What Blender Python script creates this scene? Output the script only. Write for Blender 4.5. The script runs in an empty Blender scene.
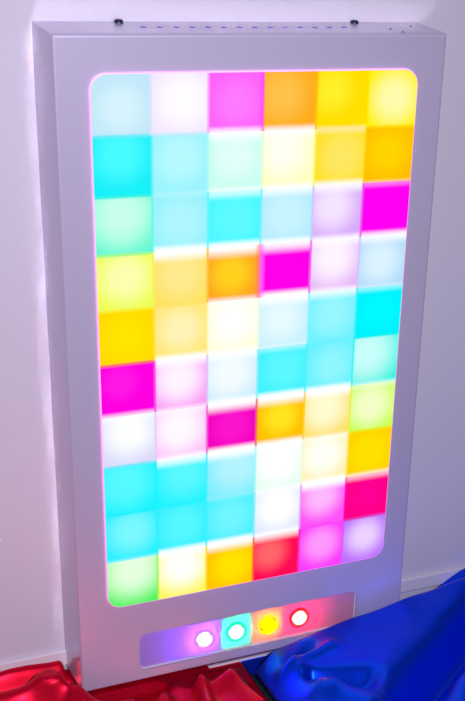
import bpy, bmesh, math, random
from mathutils import Vector, Matrix, noise
random.seed(4)
SC = bpy.context.scene
COL = SC.collection
S = 0.07            # one light cell is 7 cm square
FY = 12.4           # floor level, in cells below the screen's top edge
DEP = 1.16          # depth of the wall box in cells

# wall box coordinates: x right, y down from the screen's top edge, z into the wall (all in cells)
def W(x, y, z):
    return Vector((x * S, z * S, (FY - y) * S))

def lin(c):
    c = c / 255.0
    return c / 12.92 if c <= 0.04045 else ((c + 0.055) / 1.055) ** 2.4

def rgb(t, k=1.0):
    return (lin(t[0]) * k, lin(t[1]) * k, lin(t[2]) * k, 1.0)

# ------------------------------------------------------------------ materials
def mat(name):
    m = bpy.data.materials.new(name); m.use_nodes = True
    m.node_tree.nodes.clear()
    return m, m.node_tree.nodes, m.node_tree.links

def principled(name, col, rough=0.5, metal=0.0, ior=1.5, bump=0.0, bscale=60.0, var=0.0, vscale=8.0,
               coat=0.0, coat_rough=0.1, sheen=0.0, spec=0.5, aniso=0.0, emit=None, estr=0.0, stretch=None):
    m, N, L = mat(name)
    out = N.new('ShaderNodeOutputMaterial'); p = N.new('ShaderNodeBsdfPrincipled')
    L.new(p.outputs[0], out.inputs[0])
    p.inputs['Base Color'].default_value = rgb(col)
    p.inputs['Roughness'].default_value = rough
    p.inputs['Metallic'].default_value = metal
    p.inputs['IOR'].default_value = ior
    p.inputs['Specular IOR Level'].default_value = spec
    p.inputs['Coat Weight'].default_value = coat
    p.inputs['Coat Roughness'].default_value = coat_rough
    p.inputs['Sheen Weight'].default_value = sheen
    p.inputs['Anisotropic'].default_value = aniso
    if emit:
        p.inputs['Emission Color'].default_value = rgb(emit); p.inputs['Emission Strength'].default_value = estr
    if bump or var:
        tc = N.new('ShaderNodeTexCoord'); src = tc.outputs['Object']
        if stretch:
            mp = N.new('ShaderNodeMapping'); mp.inputs['Scale'].default_value = stretch
            L.new(src, mp.inputs['Vector']); src = mp.outputs[0]
    if var:
        nz = N.new('ShaderNodeTexNoise'); nz.inputs['Scale'].default_value = vscale; nz.inputs['Detail'].default_value = 4
        L.new(src, nz.inputs['Vector'])
        mx = N.new('ShaderNodeMix'); mx.data_type = 'RGBA'
        mx.inputs[6].default_value = rgb(col, 1 - var); mx.inputs[7].default_value = rgb(col, 1 + var)
        L.new(nz.outputs['Fac'], mx.inputs[0]); L.new(mx.outputs[2], p.inputs['Base Color'])
    if bump:
        nz = N.new('ShaderNodeTexNoise'); nz.inputs['Scale'].default_value = bscale; nz.inputs['Detail'].default_value = 3
        L.new(src, nz.inputs['Vector'])
        b = N.new('ShaderNodeBump'); b.inputs['Strength'].default_value = bump; b.inputs['Distance'].default_value = 0.002
        L.new(nz.outputs['Fac'], b.inputs['Height']); L.new(b.outputs[0], p.inputs['Normal'])
    return m

M_wall = principled('wall_paint', (216, 208, 220), rough=0.6, bump=0.15, bscale=90, var=0.03, vscale=3, spec=0.3)
M_trim = principled('trim_paint', (228, 220, 230), rough=0.5, var=0.03)
M_floor = principled('floor_vinyl', (18, 52, 60), rough=0.4, var=0.15, vscale=20)
M_case = principled('casing_side_paint', (204, 194, 222), rough=0.17, ior=1.8, metal=0.15, var=0.015, vscale=12)
M_front = principled('casing_front_paint', (208, 197, 224), rough=0.42, ior=1.5, spec=0.5, metal=0.3, bump=0.02, bscale=25, var=0.015, vscale=12)
M_tray = principled('tray_plastic', (214, 200, 218), rough=0.25, var=0.01, vscale=30)
def frosted():
    m, N, L = mat('frosted_acrylic')
    out = N.new('ShaderNodeOutputMaterial'); t = N.new('ShaderNodeBsdfTranslucent'); d = N.new('ShaderNodeBsdfDiffuse'); g = N.new('ShaderNodeBsdfGlossy')
    t.inputs[0].default_value = (0.9, 0.9, 0.9, 1); d.inputs[0].default_value = rgb((180, 162, 192)); g.inputs['Roughness'].default_value = 0.15
    a = N.new('ShaderNodeMixShader'); a.inputs[0].default_value = 0.35; L.new(d.outputs[0], a.inputs[1]); L.new(t.outputs[0], a.inputs[2])
    b = N.new('ShaderNodeMixShader'); b.inputs[0].default_value = 0.06; L.new(a.outputs[0], b.inputs[1]); L.new(g.outputs[0], b.inputs[2])
    L.new(b.outputs[0], out.inputs[0])
    return m
M_plate = frosted()
M_red = principled('red_satin', (214, 0, 44), rough=0.36, metal=0.6, spec=0.2, bump=0.05, bscale=400, var=0.06, vscale=14)
M_blue = principled('blue_satin', (0, 66, 236), rough=0.34, metal=0.75, spec=0.2, bump=0.05, bscale=400, var=0.06, vscale=14)
M_steel = principled('screw_steel', (60, 66, 86), rough=0.35, metal=0.9, var=0.1)
M_socket = principled('socket_plastic', (70, 50, 90), rough=0.5, var=0.05)
M_hole = principled('vent_leak_glow', (96, 74, 150), rough=0.5, emit=(150, 90, 255), estr=0.25)  # light leaking from the vents, put in as weak violet emission
M_mark = principled('scuff', (120, 112, 130), rough=0.6)
M_bezel = principled('bezel_chrome', (150, 140, 160), rough=0.22, metal=0.8)
M_rim = principled('diffuser_acrylic', (250, 236, 250), rough=0.2, emit=(255, 80, 235), estr=0.45)

def emitter(name, col, strength):
    m, N, L = mat(name)
    out = N.new('ShaderNodeOutputMaterial'); e = N.new('ShaderNodeEmission')
    e.inputs[0].default_value = rgb(col); e.inputs[1].default_value = strength
    L.new(e.outputs[0], out.inputs[0])
    return m

def cell_material(name, edge, core, cx, cy, rad, top, bot, left, right):
    """A lit cell: glow round (cx, cy), seam leaks and neighbour bleed are put into the emission colour."""
    m, N, L = mat(name)
    out = N.new('ShaderNodeOutputMaterial'); e = N.new('ShaderNodeEmission')
    L.new(e.outputs[0], out.inputs[0]); e.inputs[1].default_value = 1.04
    tc = N.new('ShaderNodeTexCoord')
    mp = N.new('ShaderNodeMapping'); mp.inputs['Scale'].default_value = (2 / S, 0, 2 / S)
    L.new(tc.outputs['Object'], mp.inputs['Vector'])
    sub = N.new('ShaderNodeVectorMath'); sub.operation = 'SUBTRACT'
    sub.inputs[1].default_value = (cx, 0, cy); L.new(mp.outputs[0], sub.inputs[0])
    ln = N.new('ShaderNodeVectorMath'); ln.operation = 'LENGTH'; L.new(sub.outputs[0], ln.inputs[0])
    mr = N.new('ShaderNodeMapRange'); mr.interpolation_type = 'SMOOTHERSTEP'
    mr.inputs[1].default_value = rad * 0.1; mr.inputs[2].default_value = rad * 1.5
    mr.inputs[3].default_value = 1; mr.inputs[4].default_value = 0
    L.new(ln.outputs['Value'], mr.inputs[0])
    mx = N.new('ShaderNodeMix'); mx.data_type = 'RGBA'
    mx.inputs[6].default_value = rgb(edge); mx.inputs[7].default_value = rgb(core)  # lamp glow painted as a core colour
    L.new(mr.outputs[0], mx.inputs[0]); cur = mx.outputs[2]
    sep = N.new('ShaderNodeSeparateXYZ'); L.new(mp.outputs[0], sep.inputs[0])
    for spec, axis, sgn in ((top, 2, 1), (bot, 2, -1), (left, 0, -1), (right, 0, 1)):
        if not spec: continue
        colr, width, st = spec
        r = N.new('ShaderNodeMapRange'); r.interpolation_type = 'SMOOTHSTEP'
        r.inputs[1].default_value = sgn * (1 - width); r.inputs[2].default_value = sgn * 1.0
        r.inputs[3].default_value = 0; r.inputs[4].default_value = st
        L.new(sep.outputs[axis], r.inputs[0])
        x = N.new('ShaderNodeMix'); x.data_type = 'RGBA'
        L.new(r.outputs[0], x.inputs[0]); L.new(cur, x.inputs[6]); x.inputs[7].default_value = rgb(colr)
        cur = x.outputs[2]
    L.new(cur, e.inputs[0])
    return m

# ------------------------------------------------------------------ mesh helpers
def link(name, bm, m, parent=None, smooth=True, origin=None):
    me = bpy.data.meshes.new(name)
    bmesh.ops.recalc_face_normals(bm, faces=bm.faces)
    if origin is not None:
        bmesh.ops.translate(bm, verts=bm.verts, vec=-Vector(origin))
    bm.to_mesh(me); bm.free()
    for p in me.polygons: p.use_smooth = smooth
    me.materials.append(m)
    o = bpy.data.objects.new(name, me); COL.objects.link(o)
    if origin is not None: o.location = origin
    if parent is not None:
        o.parent = parent
        o.location = Vector(o.location) - ORG[parent.name] if origin is not None else -ORG[parent.name]
    ORG[o.name] = Vector(origin) if origin is not None else Vector((0, 0, 0))
    return o
ORG = {}

def rrect(x0, y0, x1, y1, r, n=8, z=0.0):
    pts = []
    for cx, cy, a0 in ((x1 - r, y0 + r, -90), (x1 - r, y1 - r, 0), (x0 + r, y1 - r, 90), (x0 + r, y0 + r, 180)):
        for i in range(n + 1):
            a = math.radians(a0 + 90.0 * i / n)
            pts.append((cx + r * math.cos(a), cy + r * math.sin(a), z))
    return pts

def loop(bm, pts):
    vs = [bm.verts.new(W(*p)) for p in pts]
    return vs

def bridge(bm, a, b):
    n = len(a)
    for i in range(n):
        bm.faces.new((a[i], a[(i + 1) % n], b[(i + 1) % n], b[i]))

def edges_of(bm, vs):
    es = []
    for i in range(len(vs)):
        a, b = vs[i], vs[(i + 1) % len(vs)]
        e = bm.edges.get((a, b)) or bm.edges.new((a, b))
        es.append(e)
    return es

def box_bm(x0, y0, z0, x1, y1, z1, bev=0.0):
    bm = bmesh.new()
    vs = [bm.verts.new(W(x, y, z)) for x in (x0, x1) for y in (y0, y1) for z in (z0, z1)]
    for f in ((0, 1, 3, 2), (4, 6, 7, 5), (0, 4, 5, 1), (2, 3, 7, 6), (0, 2, 6, 4), (1, 5, 7, 3)):
        bm.faces.new([vs[i] for i in f])
    if bev:
        bmesh.ops.bevel(bm, geom=bm.edges[:], offset=bev * S, segments=3, affect='EDGES', profile=0.5)
    return bm

def tag(o, label=None, cat=None, group=None, kind=None):
    if label: o['label'] = label
    if cat: o['category'] = cat
    if group: o['group'] = group
    if kind: o['kind'] = kind
    return o

def lathe(prof, c, axis, n=32):
    """prof: list of (radius, height); c world centre; axis world direction"""
    bm = bmesh.new()
    ax = Vector(axis).normalized(); q = Vector((0, 0, 1)).rotation_difference(ax)
    rings = []
    for r, h in prof:
        if r < 1e-6:
            rings.append([bm.verts.new(Vector(c) + q @ Vector((0, 0, h)))])
        else:
            rings.append([bm.verts.new(Vector(c) + q @ Vector((r * math.cos(2 * math.pi * i / n), r * math.sin(2 * math.pi * i / n), h))) for i in range(n)])
    for a, b in zip(rings, rings[1:]):
        for i in range(n):
            j = (i + 1) % n
            if len(a) == 1 and len(b) == 1: continue
            if len(a) == 1: bm.faces.new((a[0], b[j], b[i]))
            elif len(b) == 1: bm.faces.new((a[i], a[j], b[0]))
            else: bm.faces.new((a[i], a[j], b[j], b[i]))
    return bm

# ------------------------------------------------------------------ the setting
bm = box_bm(-34, -26, DEP, 40, FY + 0.6, DEP + 1.4)
tag(link('wall_back', bm, M_wall, smooth=False), kind='structure')
bm = box_bm(-34, FY, -42, 40, FY + 0.6, DEP, 0)
tag(link('floor', bm, M_floor, smooth=False), kind='structure')
for o_, x0, x1 in (('trim_1', -34, -0.0), ('trim_2', 6.0, 40)):
    pass
bm = box_bm(-34, 11.52, DEP - 0.10, 40, 11.86, DEP, 0.03)
tag(link('trim_1', bm, M_trim, smooth=False), kind='structure')
bm = box_bm(2.3, FY - 0.07, 0.54, 6.3, FY, DEP, 0.02)
tag(link('trim_2', bm, M_trim, smooth=False), kind='structure')

# ------------------------------------------------------------------ the light panel
X0, X1, Y0, Y1 = -0.57, 6.54, -0.59, 11.88
root = bpy.data.objects.new('light_panel', None); COL.objects.link(root)
root.location = W(2.985, Y1, DEP / 2)
ORG['light_panel'] = Vector(root.location)
tag(root, 'tall white wall-mounted light box with a lit grid of coloured squares and four glowing buttons', 'light panel')

# screen opening and button tray opening
SX0, SX1, SY0, SY1, SR = -0.02, 6.0, -0.01, 10.05, 0.30
TX0, TX1, TY0, TY1, TR = 0.62, 5.45, 10.81, 11.65, 0.13
TD = 0.07
bm = bmesh.new()
# outside: straight sides, small rolled edge at the front
def outer(ins, z): return [(X0 + ins, Y0 + ins, z), (X1 - ins, Y0 + ins, z), (X1 - ins, Y1 - ins, z), (X0 + ins, Y1 - ins, z)]
bv = 0.045
rings = [loop(bm, outer(0, DEP)), loop(bm, outer(0, bv))]
for i in range(1, 4):
    a = math.pi / 2 * i / 3
    rings.append(loop(bm, outer(bv * (1 - math.cos(a)), bv * (1 - math.sin(a)))))
for a, b in zip(rings[:2], rings[1:2]): bridge(bm, a, b)
housing = link('housing_sides', bm, M_case, root, smooth=False)
bm = bmesh.new()
rings = [loop(bm, outer(0.0, bv))]
for i in range(1, 4):
    a = math.pi / 2 * i / 3
    rings.append(loop(bm, outer(bv * (1 - math.cos(a)), bv * (1 - math.sin(a)))))
for a, b in zip(rings, rings[1:]): bridge(bm, a, b)
scr = loop(bm, rrect(SX0, SY0, SX1, SY1, SR, 10))
scr_in = loop(bm, rrect(SX0, SY0, SX1, SY1, SR, 10, 0.12))
bridge(bm, scr, scr_in)
tr = loop(bm, rrect(TX0, TY0, TX1, TY1, TR, 8))
tri = bm
es = edges_of(bm, rings[-1]) + edges_of(bm, scr) + edges_of(bm, tr)
bmesh.ops.triangle_fill(bm, use_beauty=True, use_dissolve=False, edges=es)
tr2 = loop(bm, rrect(TX0, TY0, TX1, TY1, TR, 8, 0.02))
bridge(bm, tr, tr2)
front = link('front_panel', bm, M_front, root, smooth=False)

# tray: walls and floor behind the opening
bm = bmesh.new()
a = loop(bm, rrect(TX0, TY0, TX1, TY1, TR, 8, 0.008))
b = loop(bm, rrect(TX0, TY0, TX1, TY1, TR, 8, TD - 0.03))
c = loop(bm, rrect(TX0 + 0.03, TY0 + 0.03, TX1 - 0.03, TY1 - 0.03, TR - 0.03, 8, TD))
bridge(bm, a, b); bridge(bm, b, c)
e2 = loop(bm, rrect(TX0 - 0.02, TY0 - 0.02, TX1 + 0.02, TY1 + 0.02, TR, 8, 0.055))
f2 = loop(bm, rrect(TX0 - 0.02, TY0 - 0.02, TX1 + 0.02, TY1 + 0.02, TR, 8, TD + 0.55))
bridge(bm, a, e2)
tray = link('button_tray', bm, M_tray, root, smooth=False)
tray['label'] = 'recessed strip with rounded corners tinted by the glow of its buttons'

bm = bmesh.new()  # unseen baffle behind the plate, added to keep the button glows apart
e2 = loop(bm, rrect(TX0 - 0.01, TY0 - 0.01, TX1 + 0.01, TY1 + 0.01, TR, 8, TD - 0.02))
f2 = loop(bm, rrect(TX0 - 0.01, TY0 - 0.01, TX1 + 0.01, TY1 + 0.01, TR, 8, TD + 0.5))
bridge(bm, e2, f2); bm.faces.new(f2)
for x in (2.36, 3.03, 3.76):
    q = [bm.verts.new(W(x, y, z)) for y, z in ((TY0, TD + 0.014), (TY1, TD + 0.014), (TY1, TD + 0.5), (TY0, TD + 0.5))]
    q2 = [bm.verts.new(W(x + 0.03, y, z)) for y, z in ((TY0, TD + 0.014), (TY1, TD + 0.014), (TY1, TD + 0.5), (TY0, TD + 0.5))]
    bm.faces.new(q); bm.faces.new(q2); bridge(bm, q, q2)
link('hidden_glow_baffle', bm, principled('baffle_plastic', (90, 84, 96), rough=0.6, var=0.05), root, smooth=False)
bm = bmesh.new()
a = loop(bm, rrect(TX0 + 0.02, TY0 + 0.02, TX1 - 0.02, TY1 - 0.02, TR - 0.02, 8, TD - 0.005))
b = loop(bm, rrect(TX0 + 0.02, TY0 + 0.02, TX1 - 0.02, TY1 - 0.02, TR - 0.02, 8, TD + 0.01))
bridge(bm, a, b); bm.faces.new(a); bm.faces.new(b)
plate = link('translucent_plate', bm, M_plate, root, smooth=False)
plate['label'] = 'frosted plate glowing violet, green, orange and red around the buttons'

# diffuser: thin acrylic sheet; pink edge fringe put in as rim emission, raised to tint the casing
RP = -0.05
bm = bmesh.new()
a = loop(bm, rrect(SX0 + 0.002, SY0 + 0.002, SX1 - 0.002, SY1 - 0.002, SR, 10, 0.10))
b = loop(bm, rrect(SX0 + 0.002, SY0 + 0.002, SX1 - 0.002, SY1 - 0.002, SR, 10, RP + 0.02))
c = loop(bm, rrect(SX0 + 0.022, SY0 + 0.022, SX1 - 0.022, SY1 - 0.022, SR - 0.02, 10, RP))
d = loop(bm, rrect(SX0 + 0.03, SY0 + 0.03, SX1 - 0.03, SY1 - 0.03, SR - 0.03, 10, RP + 0.03))
bridge(bm, a, b); bridge(bm, b, c); bridge(bm, c, d); bm.faces.new(d); bm.faces.new(a)
diff = link('diffuser', bm, M_rim, root, smooth=False)
diff['label'] = 'glowing acrylic screen with a thin pinkish edge glow'

WH = (255, 255, 255)
# (edge colour, core colour, cx, cy, radius)
G = [
 [((190,228,246),(212,240,250),0,-.1,.9), ((238,226,253),(254,248,255),.1,.1,1.1), ((255,96,246),(255,120,250),0,0,.9), ((255,170,24),(255,190,72),-.3,.2,1.0), ((255,220,0),(255,236,40),-.4,.3,.8), ((255,238,10),(255,249,170),.05,.0,.95)],
 [((22,236,246),(70,248,252),-.1,.4,1.0), ((150,240,250),(180,246,252),0,.2,1.0), ((196,255,236),(222,255,244),0,.2,1.0), ((255,255,186),(255,255,238),-.2,.3,1.1), ((255,222,30),(255,228,96),.1,.0,1.0), ((255,186,0),(255,208,0),-.1,.1,1.0)],
 [((84,244,204),(196,255,232),-.1,.4,1.3), ((140,238,250),(172,242,250),0,.0,1.1), ((70,244,253),(92,247,255),0,0,1.0), ((176,232,250),(198,240,252),0,0,1.0), ((214,168,246),(242,224,253),-.2,.2,1.0), ((255,0,236),(255,0,240),0,0,1.0)],
 [((234,250,84),(250,255,172),0,.2,1.0), ((255,222,96),(255,230,140),0,.1,1.0), ((255,160,30),(255,206,30),-.1,0,.9), ((255,0,225),(255,0,232),0,0,1.0), ((226,178,244),(252,240,255),-.1,.3,1.15), ((176,216,246),(216,240,255),-.1,0,1.0)],
 [((255,214,0),(255,226,0),0,0,1.0), ((255,228,120),(255,240,180),0,.1,.9), ((255,255,214),(255,255,250),0,.2,1.1), ((196,238,252),(228,246,253),-.1,.1,1.0), ((110,238,250),(150,242,252),0,.1,1.0), ((0,236,250),(0,246,252),0,0,1.0)],
 [((255,0,222),(255,24,226),-.3,.3,.7), ((246,150,240),(255,240,255),-.1,.2,1.1), ((196,232,250),(240,248,255),-.1,.2,1.2), ((60,238,250),(92,244,252),.1,.1,1.0), ((100,238,250),(140,242,250),.1,0,1.0), ((20,240,222),(196,250,246),-.4,.35,1.4)],
 [((212,214,246),(250,252,255),0,.35,1.15), ((250,186,244),(255,246,255),-.1,.2,1.15), ((240,0,186),(248,20,204),0,0,.9), ((255,190,0),(255,226,30),0,.1,.8), ((255,220,90),(255,248,206),-.1,.2,1.1), ((196,255,60),(240,255,196),-.1,.1,1.1)],
 [((20,240,250),(84,246,252),-.2,.3,1.2), ((30,240,250),(88,244,252),.1,.3,1.1), ((120,234,250),(176,240,252),.2,.3,1.2), ((222,252,236),(255,255,255),0,.2,1.15), ((255,236,170),(255,255,244),-.1,.2,1.1), ((255,206,0),(255,222,0),0,0,1.0)],
 [((40,236,250),(120,244,252),0,.2,1.0), ((50,236,250),(84,244,252),0,.1,1.0), ((70,236,250),(110,242,252),0,.1,1.0), ((214,226,252),(255,255,255),0,.2,1.15), ((250,80,244),(252,180,250),-.1,.3,.95), ((255,0,128),(255,0,146),0,0,1.0)],
 [((60,240,84),(226,255,220),.0,.5,1.35), ((250,244,90),(255,255,250),0,.3,1.15), ((255,190,0),(255,224,0),.1,-.1,1.0), ((255,10,84),(255,100,104),-.3,.1,.8), ((246,60,246),(254,150,250),0,.1,.9), ((186,110,252),(232,206,255),0,.1,.95)],
]
NAMES = ['pale blue','white','pink','orange','yellow','light yellow','cyan','pale cyan','mint','cream','yellow','amber','mint','pale cyan','cyan','pale blue','lilac','magenta','lime yellow','pale amber','orange','magenta','pale lilac','pale blue','yellow','cream','ivory','pale blue','light cyan','bright cyan','magenta','pale pink','white','cyan','light cyan','turquoise and white','white','pale pink','deep magenta','golden yellow','cream','pale lime','cyan','cyan','light cyan','white','ivory','golden yellow','cyan','cyan','cyan','white','orchid pink','crimson pink','green and white','white and yellow','golden yellow','red','pink','violet and white']
# white glow along the row seams, put into the cell colours: seam[r] is between row r-1 and r, columns and strength
SEAM = {1: {2:.8, 3:.8, 4:.25}, 2: {1:.15, 2:.6, 3:.8, 4:.8, 5:.2}, 3: {1:1., 2:1., 3:.9, 4:.75, 5:.8},
        4: {2:.6, 3:1., 4:.7, 5:.3}, 5: {1:.9, 2:.8, 3:.3}, 6: {0:.6, 1:.5, 2:1., 3:1., 4:1., 5:.4},
        7: {1:.8, 2:1., 3:.9, 4:.4}, 8: {2:.1, 3:.6, 4:1., 5:.5}, 9: {0:.2, 1:.9, 2:1., 3:.8, 4:0}}
TINT = {3: (255, 250, 255)}
HOR = {(3, 3): ('L', (255, 110, 250), .25, .8), (0, 2): ('R', (250, 60, 246), .2, .6), (3, 2): ('R', (255, 110, 110), .25, .7), (8, 5): ('L', (255, 0, 200), .15, .5)}
k = 0
for r in range(10):
    for c_ in range(6):
        edge, core, cx, cy, rad = G[r][c_]
        g = 0.0015
        xa, xb, ya, yb = c_ + g, c_ + 1 - g, r + g, r + 1 - g
        if c_ == 0: xa = SX0 + 0.024
        if r == 0: ya = SY0 + 0.024
        if c_ == 5: xb = SX1 - 0.024
        if r == 9: yb = SY1 - 0.024
        if r == 9: ya += 0.01
        if r == 8: yb += 0.01
        bmc = bmesh.new()
        R_ = SR - 0.03
        pts = []
        for px, py, corner, a0 in ((xb, ya, (0, 5), -90), (xb, yb, (9, 5), 0), (xa, yb, (9, 0), 90), (xa, ya, (0, 0), 180)):
            if (r, c_) == corner:
                ccx = px + (R_ if a0 in (90, 180) else -R_); ccy = py + (R_ if a0 in (-90, 180) else -R_)
                for i in range(11):
                    an = math.radians(a0 + 9 * i)
                    pts.append((ccx + R_ * math.cos(an), ccy + R_ * math.sin(an)))
            else:
                pts.append((px, py))
        fr = [bmc.verts.new(W(x, y, RP + 0.005)) for x, y in pts]
        bk = [bmc.verts.new(W(x, y, RP + 0.028)) for x, y in pts]
        bridge(bmc, fr, bk); bmc.faces.new(fr); bmc.faces.new(bk)
        st = SEAM.get(r, {}).get(c_, 0); sb = SEAM.get(r + 1, {}).get(c_, 0)
        wd = lambda s: 0.18 + 0.32 * s
        top = (WH, wd(st), min(1, st)) if st else None
        bot = (WH, wd(sb) * .6, min(1, sb)) if sb else None
        lf = rt = None
        avg = lambda a_, b_: tuple((u + v) / 2 for u, v in zip(a_, b_))
        if c_ > 0: lf = (avg(edge, G[r][c_ - 1][0]), 0.08, 1.0)
        if c_ < 5: rt = (avg(edge, G[r][c_ + 1][0]), 0.08, 1.0)
        if not top and r > 0: top = (avg(edge, G[r - 1][c_][0]), 0.10, 1.0)
        if not bot and r < 9: bot = (avg(edge, G[r + 1][c_][0]), 0.10, 1.0)
        if (r, c_) in HOR:
            h = HOR[(r, c_)]
            if h[0] == 'L': lf = (h[1], h[2], h[3])
            else: rt = (h[1], h[2], h[3])
        m = cell_material('lit_%s' % NAMES[k].replace(' ', '_'), edge, core, cx, cy, rad, top, bot, lf, rt)
        o = link('light_cell', bmc, m, diff, smooth=False, origin=W(c_ + .5, r + .5, RP))
        o['label'] = NAMES[k] + ' glowing square'
        k += 1

# buttons
BT = [(1.99, 11.235, (110, 50, 255), (255, 250, 255), 'white glowing button with a violet halo', (176, 110, 255)),
      (2.69, 11.225, (0, 225, 130), (246, 255, 250), 'white glowing button with a green halo', (0, 245, 150)),
      (3.41, 11.225, (255, 110, 0), (255, 226, 0), 'yellow glowing button', (255, 200, 0)),
      (4.12, 11.21, (255, 0, 50), (255, 240, 214), 'glowing button with a red ring and pale centre', (255, 16, 30))]
BP = 1.3
for bx_, by_, halo, cap, lab, ringc in BT:
    b = bpy.data.objects.new('push_button', None); COL.objects.link(b)
    base = W(bx_, by_, TD)
    b.parent = root; b.location = base - ORG['light_panel']; ORG[b.name] = base
    b['label'] = lab
    ax = (0, -1, 0)
    pl = bpy.data.lights.new('button_led', 'POINT'); pl.energy = BP * {1.99: 1.7, 2.69: 1.3, 3.41: 1.0, 4.12: 1.2}[bx_]; pl.color = [lin(v) for v in halo]; pl.shadow_soft_size = 0.004
    po = bpy.data.objects.new('button_led', pl); COL.objects.link(po); po.location = W(bx_, by_, TD + {1.99: 0.24, 2.69: 0.17, 3.41: 0.14, 4.12: 0.14}[bx_])
    link('socket', lathe([(0.20 * S, 0.0), (0.20 * S, 0.012 * S), (0, 0.012 * S)], base, ax, 40), M_socket, b)
    link('bezel', lathe([(0.225 * S, 0.0), (0.225 * S, 0.06 * S), (0.215 * S, 0.08 * S), (0.192 * S, 0.08 * S), (0.18 * S, 0.06 * S), (0.18 * S, 0.0)], base, ax, 40),
         principled('bezel_tinted', ringc, rough=0.3, emit=ringc, estr=0.9, var=0.02), b)
    link('cap', lathe([(0.152 * S, 0.0), (0.152 * S, 0.08 * S), (0.13 * S, 0.105 * S), (0.09 * S, 0.12 * S), (0, 0.125 * S)], base, ax, 32), emitter('cap_glow', cap, 2.2), b)

# small vents and screws on the top of the casing
for i in range(14):
    x = 1.12 + (4.78 - 1.12) * i / 13
    z = 0.62
    o = link('vent_hole', lathe([(0.05 * S, -0.01 * S), (0.05 * S, 0.006 * S), (0.03 * S, 0.008 * S), (0, 0.004 * S)], W(x, Y0, z), (0, 0, 1), 12), M_hole, root, origin=None)
for x, z in ((0.84, 1.03), (5.19, 1.03)):
    link('screw', lathe([(0.075 * S, -0.01 * S), (0.075 * S, 0.02 * S), (0.06 * S, 0.05 * S), (0.02 * S, 0.055 * S), (0, 0.04 * S)], W(x, Y0, z), (0, 0, 1), 16), M_steel, root)

for x, z in ((5.62, 0.45), (5.72, 0.16), (6.18, 0.72)):
    link('small_rivet', lathe([(0.028 * S, -0.01 * S), (0.028 * S, 0.012 * S), (0, 0.018 * S)], W(x, Y0, z), (0, 0, 1), 10), M_mark, root)
# ------------------------------------------------------------------ satin cloths
def sstep(a, b, x):
    t = max(0.0, min(1.0, (x - a) / (b - a))); return t * t * (3 - 2 * t)

def ridge(x, z, p, q, w0, w1, sharp=1.6):
    """height profile 0..1 of a fold running from p to q"""
    dx, dz = q[0] - p[0], q[1] - p[1]
    t = max(0, min(1, ((x - p[0]) * dx + (z - p[1]) * dz) / (dx * dx + dz * dz)))
    d = math.hypot(x - p[0] - t * dx, z - p[1] - t * dz); w = w0 + (w1 - w0) * t
    return math.exp(-abs(d / w) ** sharp)

def cloth(name, m, x0, x1, z0, z1, nx, nz, h, label, cat):
    bm = bmesh.new(); g = []
    for j in range(nz + 1):
        row = []
        for i in range(nx + 1):
            x = x0 + (x1 - x0) * i / nx; z = z0 + (z1 - z0) * j / nz
            hh = max(0.03, h(x, z))
            row.append(bm.verts.new(W(x, FY - hh, z)))
        g.append(row)
    for j in range(nz):
        for i in range(nx):
            bm.faces.new((g[j][i], g[j][i + 1], g[j + 1][i + 1], g[j + 1][i]))
    cx, cz = (x0 + x1) / 2, (z0 + z1) / 2
    o = link(name, bm, m, None, True, origin=W(cx, FY, cz))
    so = o.modifiers.new('thickness', 'SOLIDIFY'); so.thickness = 0.0012; so.offset = 0
    return tag(o, label, cat)

def nse(x, z, s, seed): return noise.noise(Vector((x * s, z * s, seed)))

def h_red(x, z):
    h = 0.16 + 0.06 * nse(x, z, 0.9, 3.1) + 0.03 * nse(x, z, 2.1, 7.0)
    h += 0.58 * ridge(x, z, (-6, 1.0), (-0.62, 0.98), 0.26, 0.26, 2)
    h += 0.74 * ridge(x, z, (-6, 0.0), (-1.25, 0.05), 0.42, 0.36, 2.2)
    h += 0.50 * ridge(x, z, (-1.15, 0.0), (-0.75, -0.35), 0.32, 0.25)
    h += 0.34 * ridge(x, z, (-4, -1.6), (-0.7, -0.9), 0.8, 0.45)
    h += 0.36 * ridge(x, z, (-0.7, -0.6), (0.2, -0.55), 0.4, 0.3)
    h += 0.14 * ridge(x, z, (0.6, -0.9), (1.3, -0.2), 0.3, 0.2)
    h += 0.19 * ridge(x, z, (1.75, -0.42), (2.45, -0.36), 0.26, 0.24)
    h += 0.27 * ridge(x, z, (2.4, -0.45), (2.8, -1.7), 0.22, 0.4)
    h += 0.32 * ridge(x, z, (1.75, -0.42), (1.5, -2.2), 0.14, 0.25)
    h += 0.22 * ridge(x, z, (0.9, -0.6), (0.8, -2.6), 0.16, 0.3)
    h += 0.20 * ridge(x, z, (0.2, -1.2), (0.6, -3.0), 0.3, 0.4)
    if 1.4 > x > -0.95 and z > -0.2:            # runs under the casing
        k = sstep(-0.72, -0.62, x) * sstep(-0.2, -0.02, z)
        h = h * (1 - k) + min(h, 0.42) * k
    if x > -0.62 and z > 0.0: h = max(min(h, 0.42), 0.36) if x < 0.9 else max(h, 0.36 * sstep(1.7, 0.9, x))
    if x > 1.4 and z > 0.25: h = 0.02
    h *= 1 - sstep(2.5, 3.05, x + 0.05 * z) * 0.85
    h *= sstep(-6.5, -5.4, z) * sstep(-9, -8, x)
    return min(h, 1.15)

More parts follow.
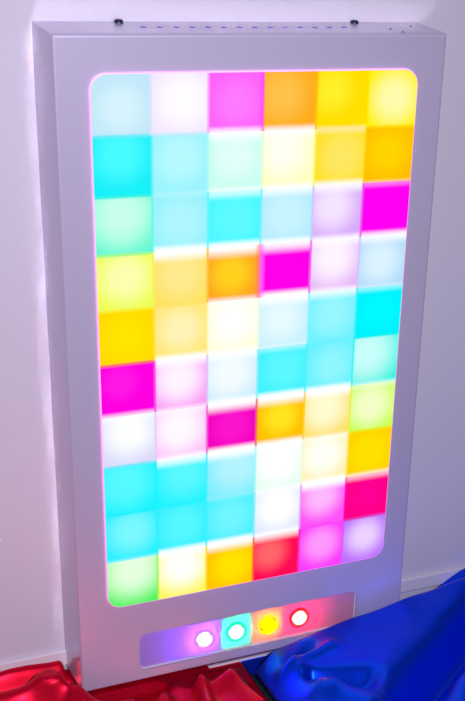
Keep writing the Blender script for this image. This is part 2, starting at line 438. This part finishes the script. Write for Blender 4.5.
def h_blue(x, z):
    crest = min(0.72 + 0.20 * (x - 3.3) - 0.05 * sstep(5, 6.5, x), 2.2)
    h = crest * sstep(2.75, 3.5, x)
    t = sstep(6.58, 7.3, x)
    h *= (1 - t) * sstep(0.0, -0.30, z) + t * (1 - (0.85 - 0.35 * sstep(7.4, 9.0, x)) * sstep(-0.4, 0.5, z))
    f = -z - 0.3
    h += 0.16 * sstep(0, 2.5, f) * sstep(3.2, 4.5, x)
    h -= 0.38 * ridge(x, z, (3.7, -1.55), (4.5, -2.3), 0.16, 0.28, 2)
    h += 0.16 * ridge(x, z, (3.6, -2.1), (4.2, -3.1), 0.18, 0.28, 2)
    h -= 0.20 * ridge(x, z, (3.5, -0.85), (4.0, -0.7), 0.12, 0.16)
    h += 0.16 * ridge(x, z, (3.3, -1.0), (4.4, -0.95), 0.13, 0.2)
    h += 0.20 * ridge(x, z, (3.5, -1.1), (3.9, -2.2), 0.15, 0.25)
    h -= 1.05 * ridge(x, z, (8.6, -1.0), (5.3, -3.2), 0.48, 0.52, 2)
    h += 0.34 * ridge(x, z, (8.6, -1.9), (6.0, -3.7), 0.36, 0.45, 2)
    h += 0.04 * nse(x, z, 1.1, 2.0)
    h *= sstep(-7, -5.2, z) * sstep(15, 13, x)
    return h

cloth('satin_cloth', M_red, -9, 3.0, -6.5, DEP - 0.11, 260, 150, h_red, 'rumpled bright red satin cloth lying below the lower left corner of the light panel', 'cloth')
def h_blue_w(x, z):
    return h_blue(x, z)
cloth('satin_cloth', M_blue, 3.03, 15, -7.0, DEP - 0.11, 260, 150, h_blue_w, 'glossy deep blue satin cloth piled in front of the lower right panel corner', 'cloth')

# ------------------------------------------------------------------ lights
def W2(x, y, z): return W(x, y, z)
fl = bpy.data.lights.new('flash', 'SPOT'); fl.spot_size = math.radians(62); fl.spot_blend = 1.0; fl.energy = 124; fl.shadow_soft_size = 0.022; fl.color = (0.95, 0.94, 1.08)
o = bpy.data.objects.new('flash_lamp', fl); COL.objects.link(o); o.location = W(-3.6, -8.0, -25.4)
o.rotation_euler = (W(0.5, 3.0, 0) - W(-3.6, -8.0, -25.4)).to_track_quat('-Z', 'Y').to_euler()

def area(name, loc, target, size, energy, col):
    l = bpy.data.lights.new(name, 'AREA'); l.energy = energy; l.size = size; l.color = col
    o = bpy.data.objects.new(name, l); COL.objects.link(o); o.location = loc
    o.rotation_euler = (Vector(target) - Vector(loc)).to_track_quat('-Z', 'Y').to_euler()
area('pink_fill', (-1.6, -1.3, 0.5), W(0, 11, 0), 0.7, 1.3, (1.0, 0.35, 0.62))  # added fill, tints the lower left pink
area('violet_fill', (-1.5, -1.6, 1.9), W(0, 2, 0), 0.8, 2.5, (0.55, 0.5, 1.0))  # added fill, stands in for violet screen haze at the upper left

w = bpy.data.worlds.new('world'); SC.world = w; w.use_nodes = True
bg = w.node_tree.nodes['Background']; bg.inputs[0].default_value = (0.55, 0.50, 0.76, 1); bg.inputs[1].default_value = 0.16

# ------------------------------------------------------------------ camera
Rm = [[0.8680695320535794, -0.08543646578206054, -0.4890356815559142], [-0.17298892263957463, 0.8712829648030957, -0.4592829497029428], [0.46532797053711056, 0.4832872909134973, 0.7415546333731079]]
mv = lambda v: Vector((v[0], v[2], -v[1]))
cx_, cy_, cz_ = mv(Rm[0]), -mv(Rm[1]), -mv(Rm[2])
cam = bpy.data.cameras.new('camera'); co = bpy.data.objects.new('camera', cam); COL.objects.link(co)
M3 = Matrix((cx_, cy_, cz_)).transposed()
co.matrix_world = Matrix.Translation(W(-6.78043030216886, -4.6245354017111024, -22.728073463401223)) @ M3.to_4x4()
cam.sensor_fit = 'VERTICAL'; cam.sensor_height = 36; cam.sensor_width = 36
cam.lens = 1395.7 / 701 * 36
cam.shift_x = -209.2 / 701; cam.shift_y = 198.4 / 701
cam.clip_start = 0.05
SC.camera = co
SC.view_settings.view_transform = 'Standard'; SC.view_settings.look = 'None'
SC.view_settings.exposure = 0; SC.view_settings.gamma = 1; SC.view_settings.use_curve_mapping = False
SC.cycles.blur_glossy = 0.0
SC.cycles.caustics_reflective = True
SC.cycles.sample_clamp_indirect = 0.0
